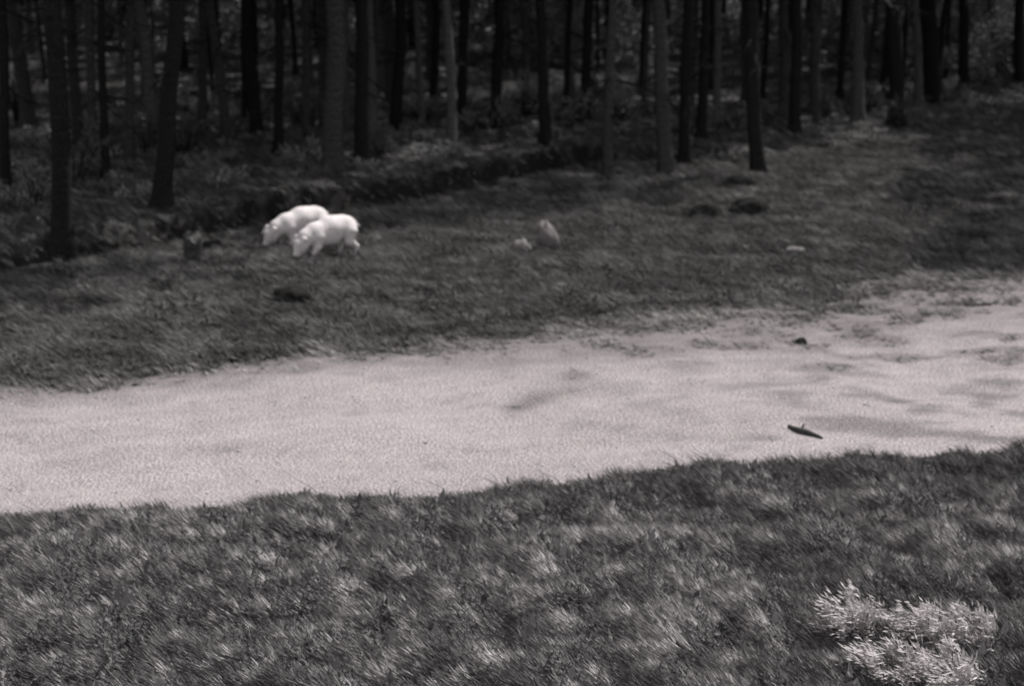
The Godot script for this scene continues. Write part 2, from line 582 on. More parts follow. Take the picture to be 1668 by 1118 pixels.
func ground() -> void:
	var xs := PackedFloat32Array()
	var zs := PackedFloat32Array()
	for v in [-420.0, -300.0, -200.0, -140.0, -100.0, -75.0, -56.0, -44.0, -34.0, -27.0, -22.0, -18.0, -15.0]:
		xs.append(v)
	var q := -13.0
	while q < 17.0:
		xs.append(q)
		q += 0.1
	for v in [18.0, 20.0, 23.0, 27.0, 32.0, 38.0, 46.0, 56.0, 70.0, 95.0, 130.0, 190.0, 290.0, 420.0]:
		xs.append(v)
	for v in [-420.0, -300.0, -220.0, -170.0, -140.0, -120.0, -104.0, -92.0, -82.0, -74.0, -68.0, -63.0, -59.0, -55.5, -52.5, -50.0, -48.0, -46.5, -45.0, -44.0, -43.0, -42.3, -41.6]:
		zs.append(v)
	q = -41.0
	while q < -7.5:
		zs.append(q)
		q += 0.1
	for v in [-6.5, -5.0, -3.0, 0.0, 4.0, 12.0, 30.0, 70.0, 150.0]:
		zs.append(v)
	var nx := xs.size()
	var nz := zs.size()
	var vs := PackedVector3Array()
	var cs := PackedColorArray()
	var sand_at := PackedFloat32Array()
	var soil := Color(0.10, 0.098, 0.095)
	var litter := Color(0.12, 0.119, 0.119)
	var sand := Color(0.60, 0.542, 0.558)
	for j in nz:
		for i in nx:
			var x := xs[i]
			var z := zs[j]
			vs.append(Vector3(x, height(x, z), z))
			var s := 0.0
			if x > -14.0 and x < 18.0 and z > -34.0 and z < -7.0:
				s = sandiness(x, z)
			elif z > -34.0 and z < -7.0:
				var zn := curve_at(near_x, near_z, x)
				var zf := curve_at(far_x, far_z, x)
				s = 1.0 if z < zn and z > maxf(zf, -25.0) else 0.0
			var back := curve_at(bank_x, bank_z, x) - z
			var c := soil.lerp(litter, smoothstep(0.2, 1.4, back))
			c = c.lerp(sand, pow(s, 1.4))
			var along := z + 0.2 * x
			var tone := 1.0 + 0.09 * n_mid.get_noise_2d(x * 0.14 + 70.0, along * 3.6) + 0.14 * n_fine.get_noise_2d(x * 2.4, z * 2.8) + 0.1 * n_big.get_noise_2d(x * 2.0, along * 5.0)
			tone -= 0.1 * smoothstep(0.28, 0.5, n_mid.get_noise_2d(x * 1.1 + 5.0, z * 2.0 + 31.0)) + 0.16 * smoothstep(0.36, 0.6, n_fine.get_noise_2d(x * 1.8 + 15.0, z * 2.6 - 8.0))
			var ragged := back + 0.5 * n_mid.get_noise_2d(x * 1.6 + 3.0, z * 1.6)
			var bare := smoothstep(-0.25, 0.05, ragged) * smoothstep(0.95, 0.5, ragged) * smoothstep(8.0, 2.0, x)  # thin-grassed bank face, its shade painted in as near-black soil
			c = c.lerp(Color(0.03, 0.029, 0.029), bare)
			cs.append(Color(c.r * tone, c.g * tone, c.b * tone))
			sand_at.append(s)
	# the turf and soil
	var idx := PackedInt32Array()
	var tid := PackedInt32Array()
	for j in nz - 1:
		for i in nx - 1:
			var a := i + nx * j
			idx.append_array([a, a + 1, a + nx, a + 1, a + nx + 1, a + nx])
			var zc := (zs[j] + zs[j + 1]) * 0.5
			var xc := (xs[i] + xs[i + 1]) * 0.5
			if zc < -7.0 and zc > -34.0 and minf(minf(sand_at[a], sand_at[a + 1]), minf(sand_at[a + nx], sand_at[a + nx + 1])) > 0.55 and zc > curve_at(far_x, far_z, xc) - 1.2:
				tid.append_array([a, a + 1, a + nx, a + 1, a + nx + 1, a + nx])
	var g := MeshInstance3D.new()
	g.name = "ground"
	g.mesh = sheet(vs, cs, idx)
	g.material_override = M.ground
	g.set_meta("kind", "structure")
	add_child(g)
	var up := PackedVector3Array()
	for v in vs:
		up.append(v + Vector3(0, 0.006, 0))
	var t := MeshInstance3D.new()
	t.name = "track"
	t.mesh = sheet(up, cs, tid)
	t.material_override = M.track
	t.set_meta("kind", "structure")
	add_child(t)

func sheet(vs: PackedVector3Array, cs: PackedColorArray, idx: PackedInt32Array) -> ArrayMesh:
	var map := {}
	var st := SurfaceTool.new()
	st.begin(Mesh.PRIMITIVE_TRIANGLES)
	st.set_smooth_group(0)
	for i in idx:
		if not map.has(i):
			map[i] = map.size()
			st.set_color(cs[i])
			st.add_vertex(vs[i])
	for i in idx:
		st.add_index(map[i])
	st.generate_normals()
	return st.commit()

func scatter(n: String, label: String, category: String, mesh: Mesh, mat: Material, xfs: Array, cols: PackedColorArray) -> void:
	var mm := MultiMesh.new()
	mm.transform_format = MultiMesh.TRANSFORM_3D
	mm.use_colors = true
	mm.mesh = mesh
	mm.instance_count = xfs.size()
	for i in xfs.size():
		mm.set_instance_transform(i, xfs[i])
		mm.set_instance_color(i, cols[i])
	var o := MultiMeshInstance3D.new()
	o.name = called(n)
	o.multimesh = mm
	o.material_override = mat
	add_child(o, true)
	tag(o, label, category)
	o.set_meta("kind", "stuff")

func in_view(p: Vector3, margin: float) -> bool:
	var v := (p - EYE).rotated(Vector3.RIGHT, deg_to_rad(PITCH))
	if v.z > -1.0:
		return false
	var px := 834.0 + v.x / -v.z * FPX
	var py := 559.0 - v.y / -v.z * FPX
	return px > -margin and px < 1668.0 + margin and py > -margin and py < 1118.0 + margin

func grasses() -> void:
	# pasture between the track and the forest
	var short := tuft_mesh(11, 11, 0.11, 0.055, 0.006, 0.8, 0.35)
	var wisp := tuft_mesh(12, 8, 0.24, 0.05, 0.007, 0.9, 0.3)
	var long := tuft_mesh(13, 12, 0.22, 0.06, 0.006, 0.75, 0.22)
	var heath := heather_mesh(14, 16, 0.15, 0.09)
	var xa := []
	var ca := PackedColorArray()
	var xb := []
	var cb := PackedColorArray()
	rng.seed = 501
	for i in 290000:
		var z := -rng.randf_range(16.0, 60.0)
		var x := rng.randf_range(-0.46, 0.46) * -z
		var zf := curve_at(far_x, far_z, x)
		if z > zf + 3.0:
			continue
		var p := Vector3(x, 0, z)
		if not in_view(p, 150.0):
			continue
		var s := sandiness(x, z)
		if rng.randf() < s * 1.5 - 0.08 + 0.5 * maxf(0.0, n_mid.get_noise_2d(x * 1.4, z * 1.4)) * smoothstep(0.0, 0.35, s):
			continue
		var back := curve_at(bank_x, bank_z, x) - z
		var forest := smoothstep(-0.1, 1.2, back)
		if back > -0.2 and back < 0.75 and x < 6.0 and rng.randf() < 0.75 * smoothstep(0.6, 0.1, absf(back + 0.5 * n_mid.get_noise_2d(x * 1.6 + 3.0, z * 1.6) - 0.3)):
			continue
		if rng.randf() < forest * 0.72:
			continue
		p.y = height(x, z)
		var k := rng.randf_range(0.7, 1.25) * (1.0 + 0.35 * n_mid.get_noise_2d(x * 0.9, z * 0.9)) * lerpf(1.0, 0.6, smoothstep(0.1, 0.6, s))
		var bs := Basis(Vector3.UP, rng.randf_range(-0.75, 0.75)).scaled(Vector3.ONE * k)
		var patch := n_mid.get_noise_2d(x * 0.8 + 30.0, z * 1.5) + 0.6 * n_fine.get_noise_2d(x * 0.5, z * 0.5)
		var v := 0.12 * exp(patch * 0.8 + rng.randf_range(-0.55, 0.55)) * lerpf(1.0, 2.1, smoothstep(0.02, 0.5, s))
		var col := Color(v * 1.015, v * 0.99, v * 0.975)
		if rng.randf() < 0.16 + 0.12 * patch:
			xb.append(Transform3D(bs, p))
			cb.append(Color(col.r * 1.25, col.g * 1.25, col.b * 1.25))
		else:
			xa.append(Transform3D(bs, p))
			ca.append(col)
	scatter("pasture_grass", "short wind-combed grey grass of the pasture between track and forest", "grass", short, M.blade, xa, ca)
	scatter("grass_wisps", "longer leaning wisps of grass spread over the pasture", "grass", wisp, M.blade, xb, cb)
	# the near verge
	var xc := []
	var cc := PackedColorArray()
	var xd := []
	var cd := PackedColorArray()
	for i in 120000:
		var z := -rng.randf_range(8.6, 17.0)
		var x := rng.randf_range(-0.46, 0.46) * -z
		var zn := curve_at(near_x, near_z, x)
		if z < zn - 0.5:
			continue
		if not in_view(Vector3(x, 0, z), 160.0):
			continue
		var s := sandiness(x, z)
		if rng.randf() < s * 1.25 - 0.05:
			continue
		var p := Vector3(x, height(x, z), z)
		var edge := smoothstep(0.9, 0.1, z - zn)
		var patch := n_mid.get_noise_2d(x * 2.4 + 11.0, z * 3.4) * 0.55 + n_fine.get_noise_2d(x * 3.6, z * 5.0) * 1.15 + n_big.get_noise_2d(x * 2.0, z * 2.5 + 9.0) * 0.45
		var pale := smoothstep(-0.15, 0.75, patch - 0.6 * edge)
		var k := rng.randf_range(0.7, 1.3) * (1.0 + 0.3 * n_mid.get_noise_2d(x * 1.9, z * 1.9))
		var bs := Basis(Vector3.UP, rng.randf_range(-0.7, 0.7)).scaled(Vector3.ONE * k)
		var v := lerpf(0.14, 0.5, pale) * exp(rng.randf_range(-0.7, 0.5))
		if rng.randf() < 0.26 - 0.3 * pale:
			xd.append(Transform3D(bs, p))
			v = 0.12 * exp(rng.randf_range(-0.5, 0.5))
			cd.append(Color(v, v * 0.98, v * 0.985))
		else:
			xc.append(Transform3D(bs, p))
			cc.append(Color(v * 1.01, v * 0.97, v * 0.98))
	scatter("verge_grass", "rough leaning grass with pale dry patches on the near verge", "grass", long, M.blade, xc, cc)
	scatter("heather", "dark low heather growing through the grass of the near verge", "heather", heath, M.blade, xd, cd)
	# weeds and dry stems among the grass of the verge and the pasture
	var weed: Array = shrub_mesh(150, 16, 0.09, 0.045, 0.1, 0.16, 4, 0.1)
	var stem := tuft_mesh(16, 4, 0.5, 0.05, 0.004, 0.6, 0.25)
	var xw := []
	var cw := PackedColorArray()
	var xs := []
	var cs := PackedColorArray()
	for i in 9000:
		var z := -rng.randf_range(8.6, 34.0)
		var x := rng.randf_range(-0.44, 0.44) * -z
		if sandiness(x, z) > 0.3 or curve_at(bank_x, bank_z, x) - z > -0.3 or not in_view(Vector3(x, 0, z), 140.0):
			continue
		if n_mid.get_noise_2d(x * 0.9 + 200.0, z * 0.9) < rng.randf_range(-0.3, 0.3):
			continue
		var bs := Basis(Vector3.UP, rng.randf_range(-0.8, 0.8)).scaled(Vector3.ONE * rng.randf_range(0.6, 1.5))
		var p := Vector3(x, height(x, z), z)
		var v := rng.randf_range(0.1, 0.3)
		if z < -17.5:
			if rng.randf() < 0.6:
				continue
			v *= 0.5
		if i % 3 == 0:
			xs.append(Transform3D(bs, p))
			cs.append(Color(v * 1.3, v * 1.26, v * 1.25))
		else:
			xw.append(Transform3D(bs, p))
			cw.append(Color(v, v * 0.98, v * 0.97))
	scatter("broad_weeds", "small broad-leaved weeds scattered through the grass", "weeds", weed[0], M.blade, xw, cw)
	scatter("dry_stems", "thin tall dry stems standing out of the grass", "grass", stem, M.blade, xs, cs)
	# pebbles and crumbs on the sand
	var xe := []
	var ce := PackedColorArray()
	for i in 2600:
		var z := -rng.randf_range(12.5, 24.0)
		var x := rng.randf_range(-0.45, 0.45) * -z
		if sandiness(x, z) < 0.35 or not in_view(Vector3(x, 0, z), 120.0):
			continue
		var k := 0.005 + 0.02 * pow(rng.randf(), 6.0)
		xe.append(Transform3D(Basis(Vector3.UP, rng.randf() * TAU).scaled(Vector3(k, k * 0.7, k * 0.8)), Vector3(x, height(x, z) + 0.008, z)))
		var v := rng.randf_range(0.25, 0.55)
		ce.append(Color(v, v * 0.94, v * 0.95))
	scatter("gravel", "loose pebbles and crumbs strewn over the sandy track", "gravel", rock_mesh(3.0, 1, 1, 1), M.blade, xe, ce)

# ---------------------------------------------------------------- trees
var trunks := []
var boughs := []
var crowns := []
var limbs := []
const LOWS := [5.2, 6.4, 4.3]

func tree(base: Vector3, axis: Vector3, radius: float, bark: Material, variant: int, n_boughs: int, label: String, group: String, spread := 1.0) -> Node3D:
	var o := thing("conifer_tree", base, label, "tree", group)
	var up := axis.normalized()
	var right := up.cross(Vector3.BACK).normalized()
	var fwd := right.cross(up).normalized()
	var bs := Basis(right, up, fwd) * Basis(Vector3.UP, rng.randf() * TAU)
	var tr := part("trunk", trunks[variant % trunks.size()], bark, o, Transform3D(bs * Basis.from_scale(Vector3(radius, 1, radius)), Vector3.ZERO))
	tr.set_meta("radius", radius)
	var ci := variant % crowns.size()
	var s := rng.randf_range(0.92, 1.15) * spread
	var lift := bs * Vector3(0, 1.9 if base.z > -44.0 else 0.6, 0)
	part("crown", crowns[ci], M.needles, o, Transform3D(bs * Basis.from_scale(Vector3(s, 1, s)), lift))
	part("limbs", limbs[ci], M.bark_dark, o, Transform3D(bs * Basis.from_scale(Vector3(s, 1, s)), lift))
	for i in n_boughs:
		var y := rng.randf_range(1.6, LOWS[ci])
		var a := rng.randf() * TAU
		var k := rng.randf_range(0.6, 1.5)
		var bb := bs * Basis(Vector3.UP, a) * Basis(Vector3.BACK, rng.randf_range(-0.45, 0.1)) * Basis.from_scale(Vector3.ONE * k)
		part("bough", boughs[i % boughs.size()], M.bark_dark, o, Transform3D(bb, bs * Vector3(radius * 0.7 * cos(a), y, -radius * 0.7 * sin(a))))
	return o

func beside(front: Array, counts: Dictionary, p: Vector3, what: String) -> String:
	var w := (p - EYE).rotated(Vector3.RIGHT, deg_to_rad(PITCH))
	var px := 834.0 + w.x / -w.z * FPX
	var best: Array = front[0]
	for f in front:
		if absf(f[0] - px) < absf(best[0] - px):
			best = f
	var s: String = what + (" left of the " if px < best[0] else " right of the ") + best[1]
	counts[s] = counts.get(s, 0) + 1
	var n: int = counts[s]
	return s if n == 1 else ["", "", "second ", "third ", "fourth ", "fifth ", "sixth ", "seventh ", "eighth ", "ninth "][mini(n, 9)] + s

func forest() -> void:
	for i in 5:
		trunks.append(trunk_mesh(i * 1.7 + 0.4, 17.0))
	for i in 3:
		boughs.append(bough_mesh(60 + i))
		crowns.append(crown_mesh(70 + i, LOWS[i], 16.5, 2.7, 3500))
		limbs.append(limbs_mesh(70 + i, LOWS[i], 16.5, 2.7))
	# x at the top of the picture, x and y of the foot, width in pixels, bark, label
	var rows := [
		[84, 102, 424, 36, "d", "nearest dark trunk at the left edge, its roots on the bank", "nearest left trunk"],
		[288, 264, 338, 32, "d", "thick dark trunk left of the pigs with a wide foot", "thick trunk left of the pigs"],
		[166, 173, 288, 15, "d", "slim black trunk between the nearest left trunk and the thick one left of the pigs", "slim black left trunk"],
		[146, 151, 268, 17, "m", "greyish trunk just left of a slim black trunk at upper left", "outer greyish left trunk"],
		[212, 209, 266, 18, "m", "greyish trunk just right of a slim black trunk at upper left", "inner greyish left trunk"],
		[326, 330, 226, 17, "m", "dim grey trunk between the thick left trunk and the slim one beside it", "dim left trunk"],
		[456, 453, 252, 17, "d", "slim dark trunk standing left of the pair behind the pigs", "slim trunk above the pigs"],
		[546, 545, 312, 38, "m", "thick trunk directly behind the pigs, closest to them", "thick trunk behind the pigs"],
		[594, 587, 264, 25, "d", "black trunk just right of the thick trunk behind the pigs", "black trunk behind the pigs"],
		[652, 645, 214, 22, "d", "dark trunk with its foot in undergrowth, second right of the pigs", "dark trunk in undergrowth"],
		[728, 736, 238, 18, "p", "pale trunk left of the frame's centre, behind the roadside stones", "pale trunk left of centre"],
		[758, 752, 205, 17, "d", "dark trunk close behind the pale trunk left of centre", "dark trunk left of centre"],
		[812, 806, 196, 20, "d", "dark trunk between the pale trunk and the black central trunk", "last dark trunk before centre"],
		[884, 888, 234, 21, "d", "straight black trunk near the centre of the forest edge", "black central trunk"],
		[958, 950, 196, 19, "d", "dark trunk next to the right of the black central trunk", "first trunk right of centre"],
		[1000, 990, 292, 19, "m", "dim grey trunk by the broken wood at the bank's end", "dim trunk at the bank's end"],
		[1072, 1085, 282, 27, "m", "broad grey trunk left of the dark twin feet right of centre", "broad grey trunk"],
		[1122, 1114, 268, 21, "d", "dark-footed trunk beside the broad grey one right of centre", "dark-footed trunk"],
		[1150, 1142, 226, 18, "d", "dark trunk set back between the grey trunks and the black right trunk", "set-back dark trunk"],
		[1170, 1168, 204, 15, "p", "slim pale trunk left of the tall black right trunk", "slim pale trunk"],
		[1226, 1236, 284, 27, "d", "tall black trunk right of centre with its foot on the pasture", "tall black right trunk"],
		[1278, 1276, 206, 18, "m", "grey trunk just behind the tall black right trunk", "grey trunk behind it at right"],
		[1296, 1294, 218, 21, "d", "dark trunk next to the right of the tall black right trunk", "dark right trunk"],
		[1330, 1326, 200, 20, "m", "grey trunk between two dark ones at upper right", "grey upper right trunk"],
		[1396, 1400, 190, 20, "p", "pale bare trunk at upper right, lightest of that group", "pale bare right trunk"],
		[1452, 1458, 204, 28, "d", "thick dark trunk right of the pale bare one at upper right", "thick dark right trunk"],
		[1490, 1496, 176, 16, "p", "pale narrow trunk against a black thick trunk at upper right", "pale narrow right trunk"],
		[1508, 1518, 166, 33, "d", "thickest black trunk in the upper right corner", "thickest black right trunk"],
		[1572, 1568, 150, 20, "d", "dark trunk between the thickest black and the curved pale one", "dark far right trunk"],
		[1612, 1630, 122, 17, "p", "pale slightly curved trunk near the upper right corner", "curved pale corner trunk"],
		[1660, 1662, 140, 20, "d", "last dark trunk at the right edge of the picture", "last trunk at right"],
		[398, 402, 206, 15, "d", "slim dark trunk set back above and left of the pigs", "set-back left trunk"],
		[4, 10, 300, 19, "d", "dark trunk cut by the left edge beside a pale leafy spray", "upper left corner trunk"],
		[500, 498, 224, 15, "m", "slim grey trunk between the two trunks behind the pigs", "slim grey trunk by the pigs"],
	]
	var taken := []
	var front := []
	rng.seed = 77
	var v := 0
	for r in rows:
		var b := spot(r[1], r[2])
		var d := ray(r[0], 0)
		var t := EYE + d * (b.z / d.z)
		var bark: Material = {"d": M.bark_dark, "m": M.bark_mid, "p": M.bark_pale}[r[4]]
		var dist := -(b - EYE).rotated(Vector3.RIGHT, deg_to_rad(PITCH)).z
		b.y -= 0.03
		var axis := t - b
		axis.y = maxf(axis.y, 3.0)
		tree(b, axis, r[3] / FPX * dist * 0.5 * 0.92, bark, v, 7, r[5], "trees of the forest edge", 1.7 if r[1] < 700 else 1.0)
		taken.append(Vector2(b.x, b.z))
		front.append([r[0], r[6]])
		v += 1
	for q in [[18.0, -42.0], [20.5, -44.5], [23.0, -41.0], [16.6, -34.6], [19.2, -36.4], [22.0, -37.0], [20.5, -50.0], [25.0, -46.0], [23.5, -53.0], [22.0, -57.5], [26.0, -58.0], [27.0, -52.0], [20.2, -54.6]]:
		tree(Vector3(q[0], height(q[0], q[1]) - 0.03, q[1]), Vector3(rng.randf_range(-0.03, 0.03), 1, 0.02), 0.2, M.bark_dark, v, 3, "forest conifer standing beyond the edges of the picture", "forest trees out of the picture", 1.35)
		taken.append(Vector2(q[0], q[1]))
		v += 1
	var counts := {}
	# the slimmer second row, close behind the first
	for i in 42:
		var px := 14.0 + i * 39.7 + rng.randf_range(-9.0, 9.0)
		var clear := px > 70.0
		for f in front:
			if absf(f[0] - px) < 12.0:
				clear = false
		if not clear:
			continue
		var py := lerpf(262.0, 148.0, px / 1668.0) + rng.randf_range(-24.0, 12.0)
		var b := spot(px, py)
		var tone: int = rng.randi() % 5
		var bark: Material = [M.bark_dark, M.bark_dark, M.bark_mid, M.bark_mid, M.bark_pale][tone]
		tree(b - Vector3(0, 0.03, 0), Vector3(rng.randf_range(-0.05, 0.05), 1, 0), rng.randf_range(0.1, 0.19), bark, v, 5, beside(front, counts, b + Vector3(0, 3, 0), ["slim dark", "slim dark", "slim grey", "slim grey", "slim pale"][tone] + " second-row trunk"), "second row of forest trees")
		taken.append(Vector2(b.x, b.z))
		v += 1
	var placed := 0
	for tries in 6000:
		if placed >= 190:
			break
		var x := rng.randf_range(-32.0, 40.0)
		var z := rng.randf_range(-92.0, -22.0)
		if z > wood_edge(x) - 4.0:
			continue
		var ok := true
		for q in taken:
			if q.distance_to(Vector2(x, z)) < 2.75:
				ok = false
				break
		if not ok:
			continue
		taken.append(Vector2(x, z))
		placed += 1
		var b := Vector3(x, height(x, z) - 0.03, z)
		var seen := in_view(b + Vector3(0, 2, 0), 60.0) or in_view(b, 60.0)
		var tone: int = rng.randi() % 5
		var bark: Material = [M.bark_dark, M.bark_dark, M.bark_mid, M.bark_mid, M.bark_pale][tone]
		var label := "forest conifer standing beyond the edges of the picture"
		var group := "forest trees out of the picture"
		if seen:
			label = beside(front, counts, b + Vector3(0, 3, 0), ["dark", "dark", "grey", "grey", "pale"][tone] + " trunk deep in the forest")
			group = "trees deep in the forest"
		tree(b, Vector3(rng.randf_range(-0.03, 0.03), 1, rng.randf_range(-0.03, 0.03)), rng.randf_range(0.07, 0.24), bark, v, 4 if seen and z > -60.0 else 0, label, group)
		v += 1
	# undergrowth
	var sh := []
	for i in 3:
		sh.append(shrub_mesh(90 + i, 420, 0.12, 0.06, 1.3, 1.7, 12))
	rng.seed = 5
	var feet := [[620, 256], [800, 214], [1010, 196], [690, 196], [1118, 222], [1190, 212], [430, 210], [340, 190], [240, 250], [60, 330], [120, 300], [1340, 196], [1460, 208], [1250, 214], [1420, 180], [920, 206], [860, 190], [560, 190], [1550, 160], [1600, 140], [760, 190], [500, 210], [300, 250], [1060, 190], [1380, 170], [1500, 140], [980, 160], [640, 170], [380, 160]]
	for f in feet:
		var i: int = rng.randi() % 3
		var o := thing("undergrowth_shrub", spot(f[0], f[1]), beside(front, counts, spot(f[0], f[1]), "dim leafy shrub in the undergrowth"), "shrub", "shrubs of the forest undergrowth")
		var k := rng.randf_range(0.7, 1.25)
		var bs := Basis(Vector3.UP, rng.randf() * TAU).scaled(Vector3(k, k * rng.randf_range(0.7, 1.2), k))
		part("foliage", sh[i][0], [M.shrub, M.shrub_dark][rng.randi() % 2], o, Transform3D(bs, Vector3.ZERO))
		part("stems", sh[i][1], M.bark_dark, o, Transform3D(bs, Vector3.ZERO))
	# the spray in the upper left corner, its leaves coloured pale in place of sunlight
	var o := thing("pale_sapling", spot(30, 205), "sapling with sunlight painted on its leaves in the dark forest near the upper left corner", "sapling")
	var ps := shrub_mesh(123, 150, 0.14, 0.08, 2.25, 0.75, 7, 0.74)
	part("sun_painted_leaf", ps[0], M.sun_painted_leaf, o, Transform3D(Basis.IDENTITY, Vector3.ZERO))
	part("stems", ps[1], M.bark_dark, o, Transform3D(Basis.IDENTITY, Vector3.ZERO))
	# the far wood and the low plants of the forest floor, beyond counting
	var xf := []
	var cf := PackedColorArray()
	for i in 1100:
		var z := rng.randf_range(-150.0, -62.0)
		var x := rng.randf_range(-0.5, 0.5) * -z
		var k := rng.randf_range(1.2, 2.6)
		xf.append(Transform3D(Basis(Vector3.UP, rng.randf() * TAU).scaled(Vector3(k, k * rng.randf_range(0.8, 1.5), k)), Vector3(x, height(x, z), z)))
		var c := 0.2 * exp(rng.randf_range(-0.6, 0.6))
		cf.append(Color(c * 0.98, c, c * 1.01))
	scatter("far_undergrowth", "dark mass of thicket far back in the forest", "thicket", sh[1][0], M.blade, xf, cf)
	var fern: Array = shrub_mesh(140, 60, 0.13, 0.03, 0.3, 0.5, 9)
	xf = []
	cf = PackedColorArray()
	for i in 5200:
		var z := rng.randf_range(-75.0, -24.0)
		var x := rng.randf_range(-0.44, 0.44) * -z
		var back := curve_at(bank_x, bank_z, x) - z
		if back < 0.3 or rng.randf() > smoothstep(-0.3, 0.4, n_mid.get_noise_2d(x * 0.5, z * 0.5)) * smoothstep(0.0, 5.0, back):
			continue
		var k := rng.randf_range(0.5, 1.5)
		xf.append(Transform3D(Basis(Vector3.UP, rng.randf() * TAU).scaled(Vector3(k, k, k)), Vector3(x, height(x, z), z)))
		var c := 0.2 * exp(rng.randf_range(-0.6, 0.6))
		cf.append(Color(c, c, c))
	scatter("forest_floor_plants", "low ferny plants and litter covering the forest floor", "ground cover", fern[0], M.blade, xf, cf)

# ---------------------------------------------------------------- small things
func stump(px: float, py: float, r: float, tall: float, tilt: Vector2, turn: float, bark: Material, face: Material, label: String) -> void:
	var o := thing("tree_stump", spot(px, py), label, "stump", "stumps on the pasture")
	o.rotation.y = turn
	var m := stump_meshes(px * 0.013, r, tall, tilt)
	part("bark", m[0], bark, o)
	part("cut_face", m[1], face, o)

func stone(px: float, py: float, size: Vector3, turn: float, mat: Material, label: String, lean := 0.0) -> void:
	var o := part("stone", rock_mesh(px * 0.11, size.x * 1.25, size.y * 1.3, size.z * 1.25), mat, self)
	o.name = called("field_stone")
	var p := spot(px, py)
	o.position = p + Vector3(0, size.y * 0.55, 0)
	o.basis = Basis(Vector3.BACK, lean) * Basis(Vector3.UP, turn)
	tag(o, label, "stone", "stones lying about")

func tussock(px: float, py: float, k: float, mat: Material, label: String) -> void:
	var o := thing("grass_tussock", spot(px, py), label, "tussock", "dark tussocks")
	part("blades", tuft_mesh(int(px), 170, 0.34 * k, 0.26 * k, 0.007, 0.5, 0.7), mat, o)
	part("root_clump", rock_mesh(px * 0.07, 0.25 * k, 0.22 * k, 0.22 * k), M.soil, o, Transform3D(Basis.IDENTITY, Vector3(0, 0.05 * k, 0)))

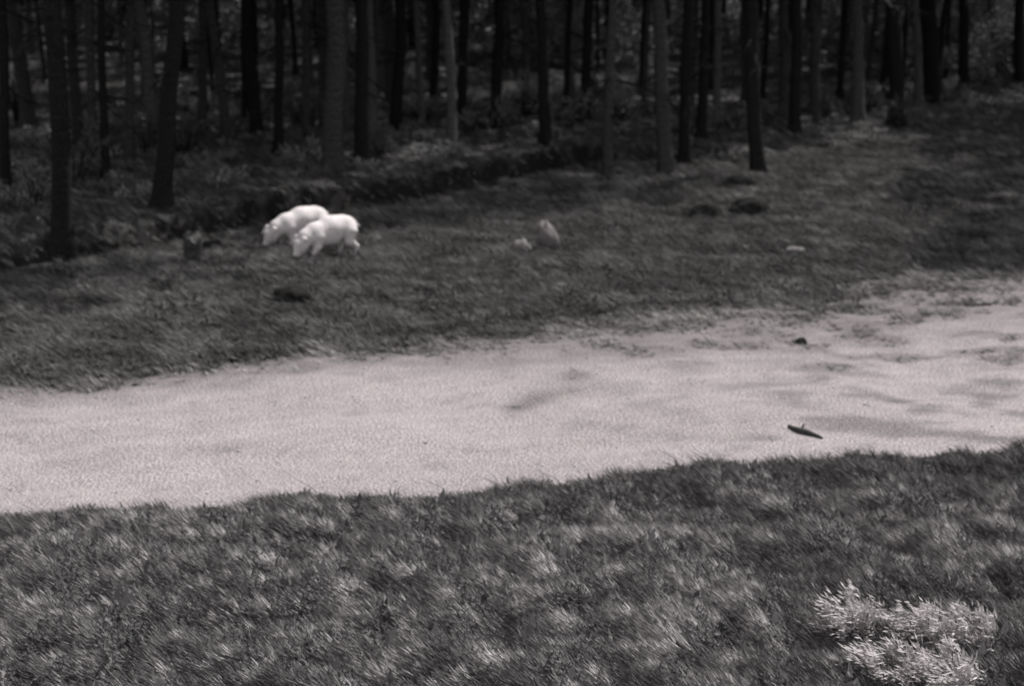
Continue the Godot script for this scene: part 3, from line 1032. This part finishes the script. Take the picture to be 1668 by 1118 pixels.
func small_things() -> void:
	stone(894, 403, Vector3(0.15, 0.3, 0.13), 0.5, M.pale_stone, "pale upright stone leaning left in the middle of the pasture", 0.42)
	stone(847, 412, Vector3(0.15, 0.15, 0.11), 0.4, M.pale_stone, "pale stone lying left below the leaning upright stone")
	stump(316, 424, 0.2, 0.46, Vector2(0.4, -0.2), 1.1, M.bark_mid, M.grey_wood, "weathered grey stump on the bank left of the pigs")
	tussock(1148, 354, 1.3, M.tuss, "dark tussock on the pasture, left one of a pair below the tall black right trunk")
	tussock(1221, 350, 1.6, M.tuss, "dark tussock on the pasture, right one of a pair below the tall black right trunk")
	tussock(1206, 306, 1.5, M.tuss, "dark tussock close under the tall black right trunk")
	stump(985, 314, 0.16, 0.2, Vector2(0.3, 0.3), 0.2, M.bark_mid, M.grey_wood, "broken grey stump at the right end of the bank")
	stone(962, 306, Vector3(0.22, 0.09, 0.12), 0.2, M.grey_stone, "flat grey stone beside the broken stump at the bank's end")
	stone(725, 331, Vector3(0.16, 0.09, 0.11), -0.3, M.pale_stone, "pale stone at the bank's foot, left one of a pair right of the pigs")
	stone(750, 326, Vector3(0.11, 0.13, 0.1), 0.3, M.grey_stone, "grey upright stone at the bank's foot, right one of a pair")
	stone(1296, 414, Vector3(0.15, 0.08, 0.1), -0.3, M.pale_stone, "lone pale stone in the grass of the right pasture")
	stone(368, 1002, Vector3(0.075, 0.08, 0.055), -0.7, M.pale_stone, "small bright stone in the near verge at lower left")
	stone(815, 851, Vector3(0.16, 0.06, 0.1), 0.1, M.pale_stone, "flat pale stone in the near verge just below the track")
	stone(226, 914, Vector3(0.09, 0.05, 0.07), 0.5, M.grey_stone, "small grey stone in the near verge at the far left")
	stone(1290, 904, Vector3(0.07, 0.05, 0.05), 0.5, M.grey_stone, "small pale-grey stone in the near verge above the pale bush")
	stone(1242, 1054, Vector3(0.05, 0.05, 0.035), 0.9, M.grey_stone, "small stone left of the pale bush at lower right")
	tussock(478, 492, 1.1, M.tuss, "dark tussock in the pasture below the pigs")
	tussock(1305, 560, 0.35, M.tuss, "small dark tussock at the worn far edge of the track")
	tussock(345, 408, 0.8, M.tuss, "dark tussock right beside the weathered grey stump")
	# billet on the track
	var a := spot(1284, 697)
	var b := spot(1338, 716)
	var o := thing("fallen_log", (a + b) * 0.5, "short dark log lying across the sandy track at right", "log")
	var st := begin()
	var pts := []
	var rad := []
	for i in 9:
		var t := i / 8.0
		pts.append((a - b) * (0.5 - t) + Vector3(0, 0.022, 0.02 * sin(t * 7.0)))
		rad.append(0.033 * (0.4 + 0.6 * sin(PI * clampf(t * 0.85 + 0.12, 0.0, 1.0))))
	tube(st, pts, rad, 12, 0.16, 3.0)
	part("wood", done(st), M.bark_mid, o)
	st = begin()
	var q: Vector3 = pts[3]
	tube(st, [q, q + Vector3(0.03, 0.05, -0.03), q + Vector3(0.04, 0.07, -0.04)], [0.016, 0.013, 0.009], 7)
	part("branch_stub", done(st), M.bark_mid, o)
	# a bare root that runs from the leftmost trunk
	var r0 := spot(72, 434)
	var r1 := spot(104, 474)
	o = thing("fallen_branch", r0, "bent bare branch on the ground below the leftmost trunk", "branch")
	st = begin()
	var dd := r1 - r0
	tube(st, [Vector3(0, 0.03, 0), dd * 0.3 + Vector3(-0.1, 0.07, 0), dd * 0.65 + Vector3(-0.05, 0.06, 0), dd + Vector3(0, 0.02, 0)], [0.035, 0.03, 0.024, 0.01], 8, 0.1)
	part("wood", done(st), M.grey_wood, o)
	st = begin()
	tube(st, [dd * 0.5 + Vector3(-0.07, 0.065, 0), dd * 0.6 + Vector3(-0.3, 0.09, 0.05), dd * 0.7 + Vector3(-0.5, 0.05, 0.1)], [0.02, 0.014, 0.005], 6)
	part("side_twig", done(st), M.grey_wood, o)
	# the pale bush in the lower right corner
	var bush := [
		[1388, 1052, 0.46, 0.66, 3, "pale leafy bush at lower right, leftmost of the clump"],
		[1508, 1062, 0.52, 0.7, 4, "pale leafy bush in the middle of the clump at lower right"],
		[1572, 1068, 0.42, 0.46, 5, "pale leafy bush at the right end of the clump"],
		[1452, 1124, 0.4, 0.7, 6, "pale leafy bush nearest the bottom edge at lower right"],
		[1550, 1136, 0.4, 0.62, 7, "pale leafy bush cut by the bottom edge below the clump's right end"],
	]
	for e in bush:
		var m := shrub_mesh(200 + e[4], 1250, 0.075, 0.016, e[2] * 1.1, e[3], 12, 0.35, Vector3(-1.3, 0.9, 0))
		o = thing("pale_bush", spot(e[0], e[1]), e[5], "bush", "pale bushes on the near verge")
		part("foliage", m[0], M.pale_leaf, o)
		part("stems", m[1], M.bark_mid, o)

# ---------------------------------------------------------------- main
func _ready() -> void:
	# camera, sky, sun, exposure
	var cam := Camera3D.new()
	cam.name = "camera"
	cam.position = EYE
	cam.rotation_degrees = Vector3(-PITCH, 0, 0)
	var lens := CameraAttributesPhysical.new()      # an old lens, focused much too near: everything is a little soft
	lens.frustum_focal_length = 12.0 * FPX / 559.0
	lens.frustum_near = 0.1
	lens.frustum_far = 900.0
	lens.frustum_focus_distance = 9.0
	lens.exposure_aperture = 1.4
	cam.attributes = lens
	cam.fov = rad_to_deg(2.0 * atan(559.0 / FPX))
	cam.near = 0.1
	cam.far = 900.0
	add_child(cam)
	cam.current = true
	var we := WorldEnvironment.new()
	we.name = "world_environment"
	var env := Environment.new()
	env.background_mode = Environment.BG_SKY
	var sky := Sky.new()
	var sm := ProceduralSkyMaterial.new()
	sm.sky_top_color = lin(0.40, 0.40, 0.41)
	sm.sky_horizon_color = lin(0.66, 0.655, 0.66)
	sm.sky_curve = 0.2
	sm.ground_bottom_color = lin(0.08, 0.08, 0.08)
	sm.ground_horizon_color = lin(0.3, 0.3, 0.3)
	sky.sky_material = sm
	env.sky = sky
	env.tonemap_mode = Environment.TONE_MAPPER_LINEAR
	env.tonemap_exposure = 1.22
	env.sdfgi_enabled = true
	env.ssao_enabled = true
	env.ssil_enabled = true
	we.environment = env
	add_child(we)
	var sun := DirectionalLight3D.new()
	sun.name = "sun"
	sun.light_energy = 1.5
	sun.light_angular_distance = 0.6
	sun.light_color = Color(1.0, 0.985, 0.975)
	sun.shadow_enabled = true
	add_child(sun)
	var to_sun := Vector3(0.695 * cos(deg_to_rad(57.0)), sin(deg_to_rad(57.0)), -0.719 * cos(deg_to_rad(57.0)))
	sun.look_at_from_position(to_sun * 60.0, Vector3.ZERO, Vector3.UP)

	# noises, curves, materials
	n_big.seed = 3
	n_big.frequency = 0.13
	n_mid.seed = 8
	n_mid.frequency = 0.75
	n_mid.fractal_octaves = 3
	n_fine.seed = 21
	n_fine.frequency = 1.0
	n_fine.fractal_octaves = 4
	trace_curve([[-300, 476], [0, 450], [110, 434], [300, 400], [430, 366], [560, 346], [660, 334], [780, 308], [960, 272], [1240, 262], [1668, 210]], bank_x, bank_z)
	trace_curve([[-250, 668], [0, 648], [300, 620], [500, 602], [840, 580], [1000, 570], [1150, 558], [1300, 546], [1450, 526], [1668, 498], [1900, 470]], far_x, far_z)
	trace_curve([[-250, 891], [0, 871], [120, 861], [330, 847], [450, 825], [560, 827], [690, 825], [840, 805], [1000, 794], [1150, 784], [1300, 774], [1450, 766], [1560, 757], [1668, 749], [1900, 737]], near_x, near_z)
	var sa := flat(838, 656)
	var sb := flat(945, 610)
	strip_a = Vector2(sa.x, sa.z)
	strip_b = Vector2(sb.x, sb.z)
	var t_fine := ImageTexture.create_from_image(grain_image(512, 0.09, 0.55, 1.0, 4))
	var t_soft := ImageTexture.create_from_image(grain_image(512, 0.03, 0.6, 1.0, 5, 5))
	var t_bark := ImageTexture.create_from_image(grain_image(512, 0.035, 0.25, 1.0, 6, 5))
	M.ground = material(Color.WHITE, 0.97, t_fine, Vector3.ONE * 0.9, 2.0)
	M.ground.vertex_color_use_as_albedo = true
	M.ground.uv1_world_triplanar = true
	M.track = material(Color.WHITE, 0.97, ImageTexture.create_from_image(grain_image(1024, 0.12, 0.38, 1.0, 9)), Vector3.ONE * 0.2, 1.5)
	M.track.vertex_color_use_as_albedo = true
	M.track.uv1_world_triplanar = true
	M.blade = material(Color.WHITE, 0.9)
	M.blade.vertex_color_use_as_albedo = true
	M.blade.backlight_enabled = true
	M.blade.backlight = Color(0.25, 0.25, 0.25)
	M.bark_dark = material(lin(0.05, 0.05, 0.05), 0.95, t_bark, Vector3(2.2, 0.5, 2.2), 2.5)
	M.bark_mid = material(lin(0.15, 0.15, 0.152), 0.95, t_bark, Vector3(2.2, 0.5, 2.2), 2.5)
	M.bark_pale = material(lin(0.25, 0.25, 0.254), 0.95, t_bark, Vector3(2.0, 0.6, 2.0), 2.0)
	for b in [M.bark_dark, M.bark_mid, M.bark_pale]:
		b.uv1_world_triplanar = true
	M.needles = material(lin(0.05, 0.052, 0.052), 0.85)
	M.shrub = material(lin(0.21, 0.21, 0.21), 0.8)
	M.shrub_dark = material(lin(0.1, 0.1, 0.1), 0.8)
	for b in [M.needles, M.shrub, M.shrub_dark]:
		b.backlight_enabled = true
		b.backlight = Color(0.2, 0.2, 0.2)
	M.pale_leaf = material(lin(0.52, 0.49, 0.495), 0.8)
	M.pale_leaf.backlight_enabled = true
	M.pale_leaf.backlight = Color(0.3, 0.3, 0.3)
	M.sun_painted_leaf = material(lin(0.8, 0.79, 0.8), 0.8)  # near-white leaf colour that imitates sunlit foliage
	M.sun_painted_leaf.backlight_enabled = true
	M.sun_painted_leaf.backlight = Color(0.4, 0.4, 0.4)
	M.hide = material(lin(0.86, 0.81, 0.82), 0.8, t_soft, Vector3.ONE * 2.2, 0.6)
	M.hide.albedo_texture = ImageTexture.create_from_image(grain_image(256, 0.035, 0.74, 1.0, 31, 5))
	M.hoof = material(lin(0.08, 0.075, 0.075), 0.6)
	M.eye = material(lin(0.01, 0.01, 0.01), 0.2)
	M.bare_wood = material(lin(0.58, 0.54, 0.545), 0.9, t_bark, Vector3(6, 1.5, 6), 1.5)
	M.grey_wood = material(lin(0.24, 0.235, 0.235), 0.9, t_bark, Vector3(6, 1.5, 6), 1.5)
	M.pale_stone = material(lin(0.5, 0.465, 0.47), 0.95, t_bark, Vector3.ONE * 2.5, 1.5)
	M.grey_stone = material(lin(0.33, 0.315, 0.32), 0.95, t_bark, Vector3.ONE * 2.5, 1.5)
	M.soil = material(lin(0.035, 0.034, 0.033), 0.95, t_fine, Vector3.ONE * 3.0, 1.0)
	M.tuss = material(lin(0.04, 0.04, 0.04), 0.9)

	ground()
	forest()
	grasses()
	# the two pigs, walking to the left and a little nearer
	var f := spot(534, 420)
	pig(f, deg_to_rad(180.0 + 38.0), 1.04, [0.13, -0.12, -0.1, 0.13], -0.2, "white pig in front, nearer of the two, head to the ground")
	var r := spot(488, 404)
	pig(r, deg_to_rad(180.0 + 37.0), 1.07, [-0.06, 0.08, 0.1, -0.08], 0.3, "white pig behind, partly hidden by the nearer pig's back")
	small_things()
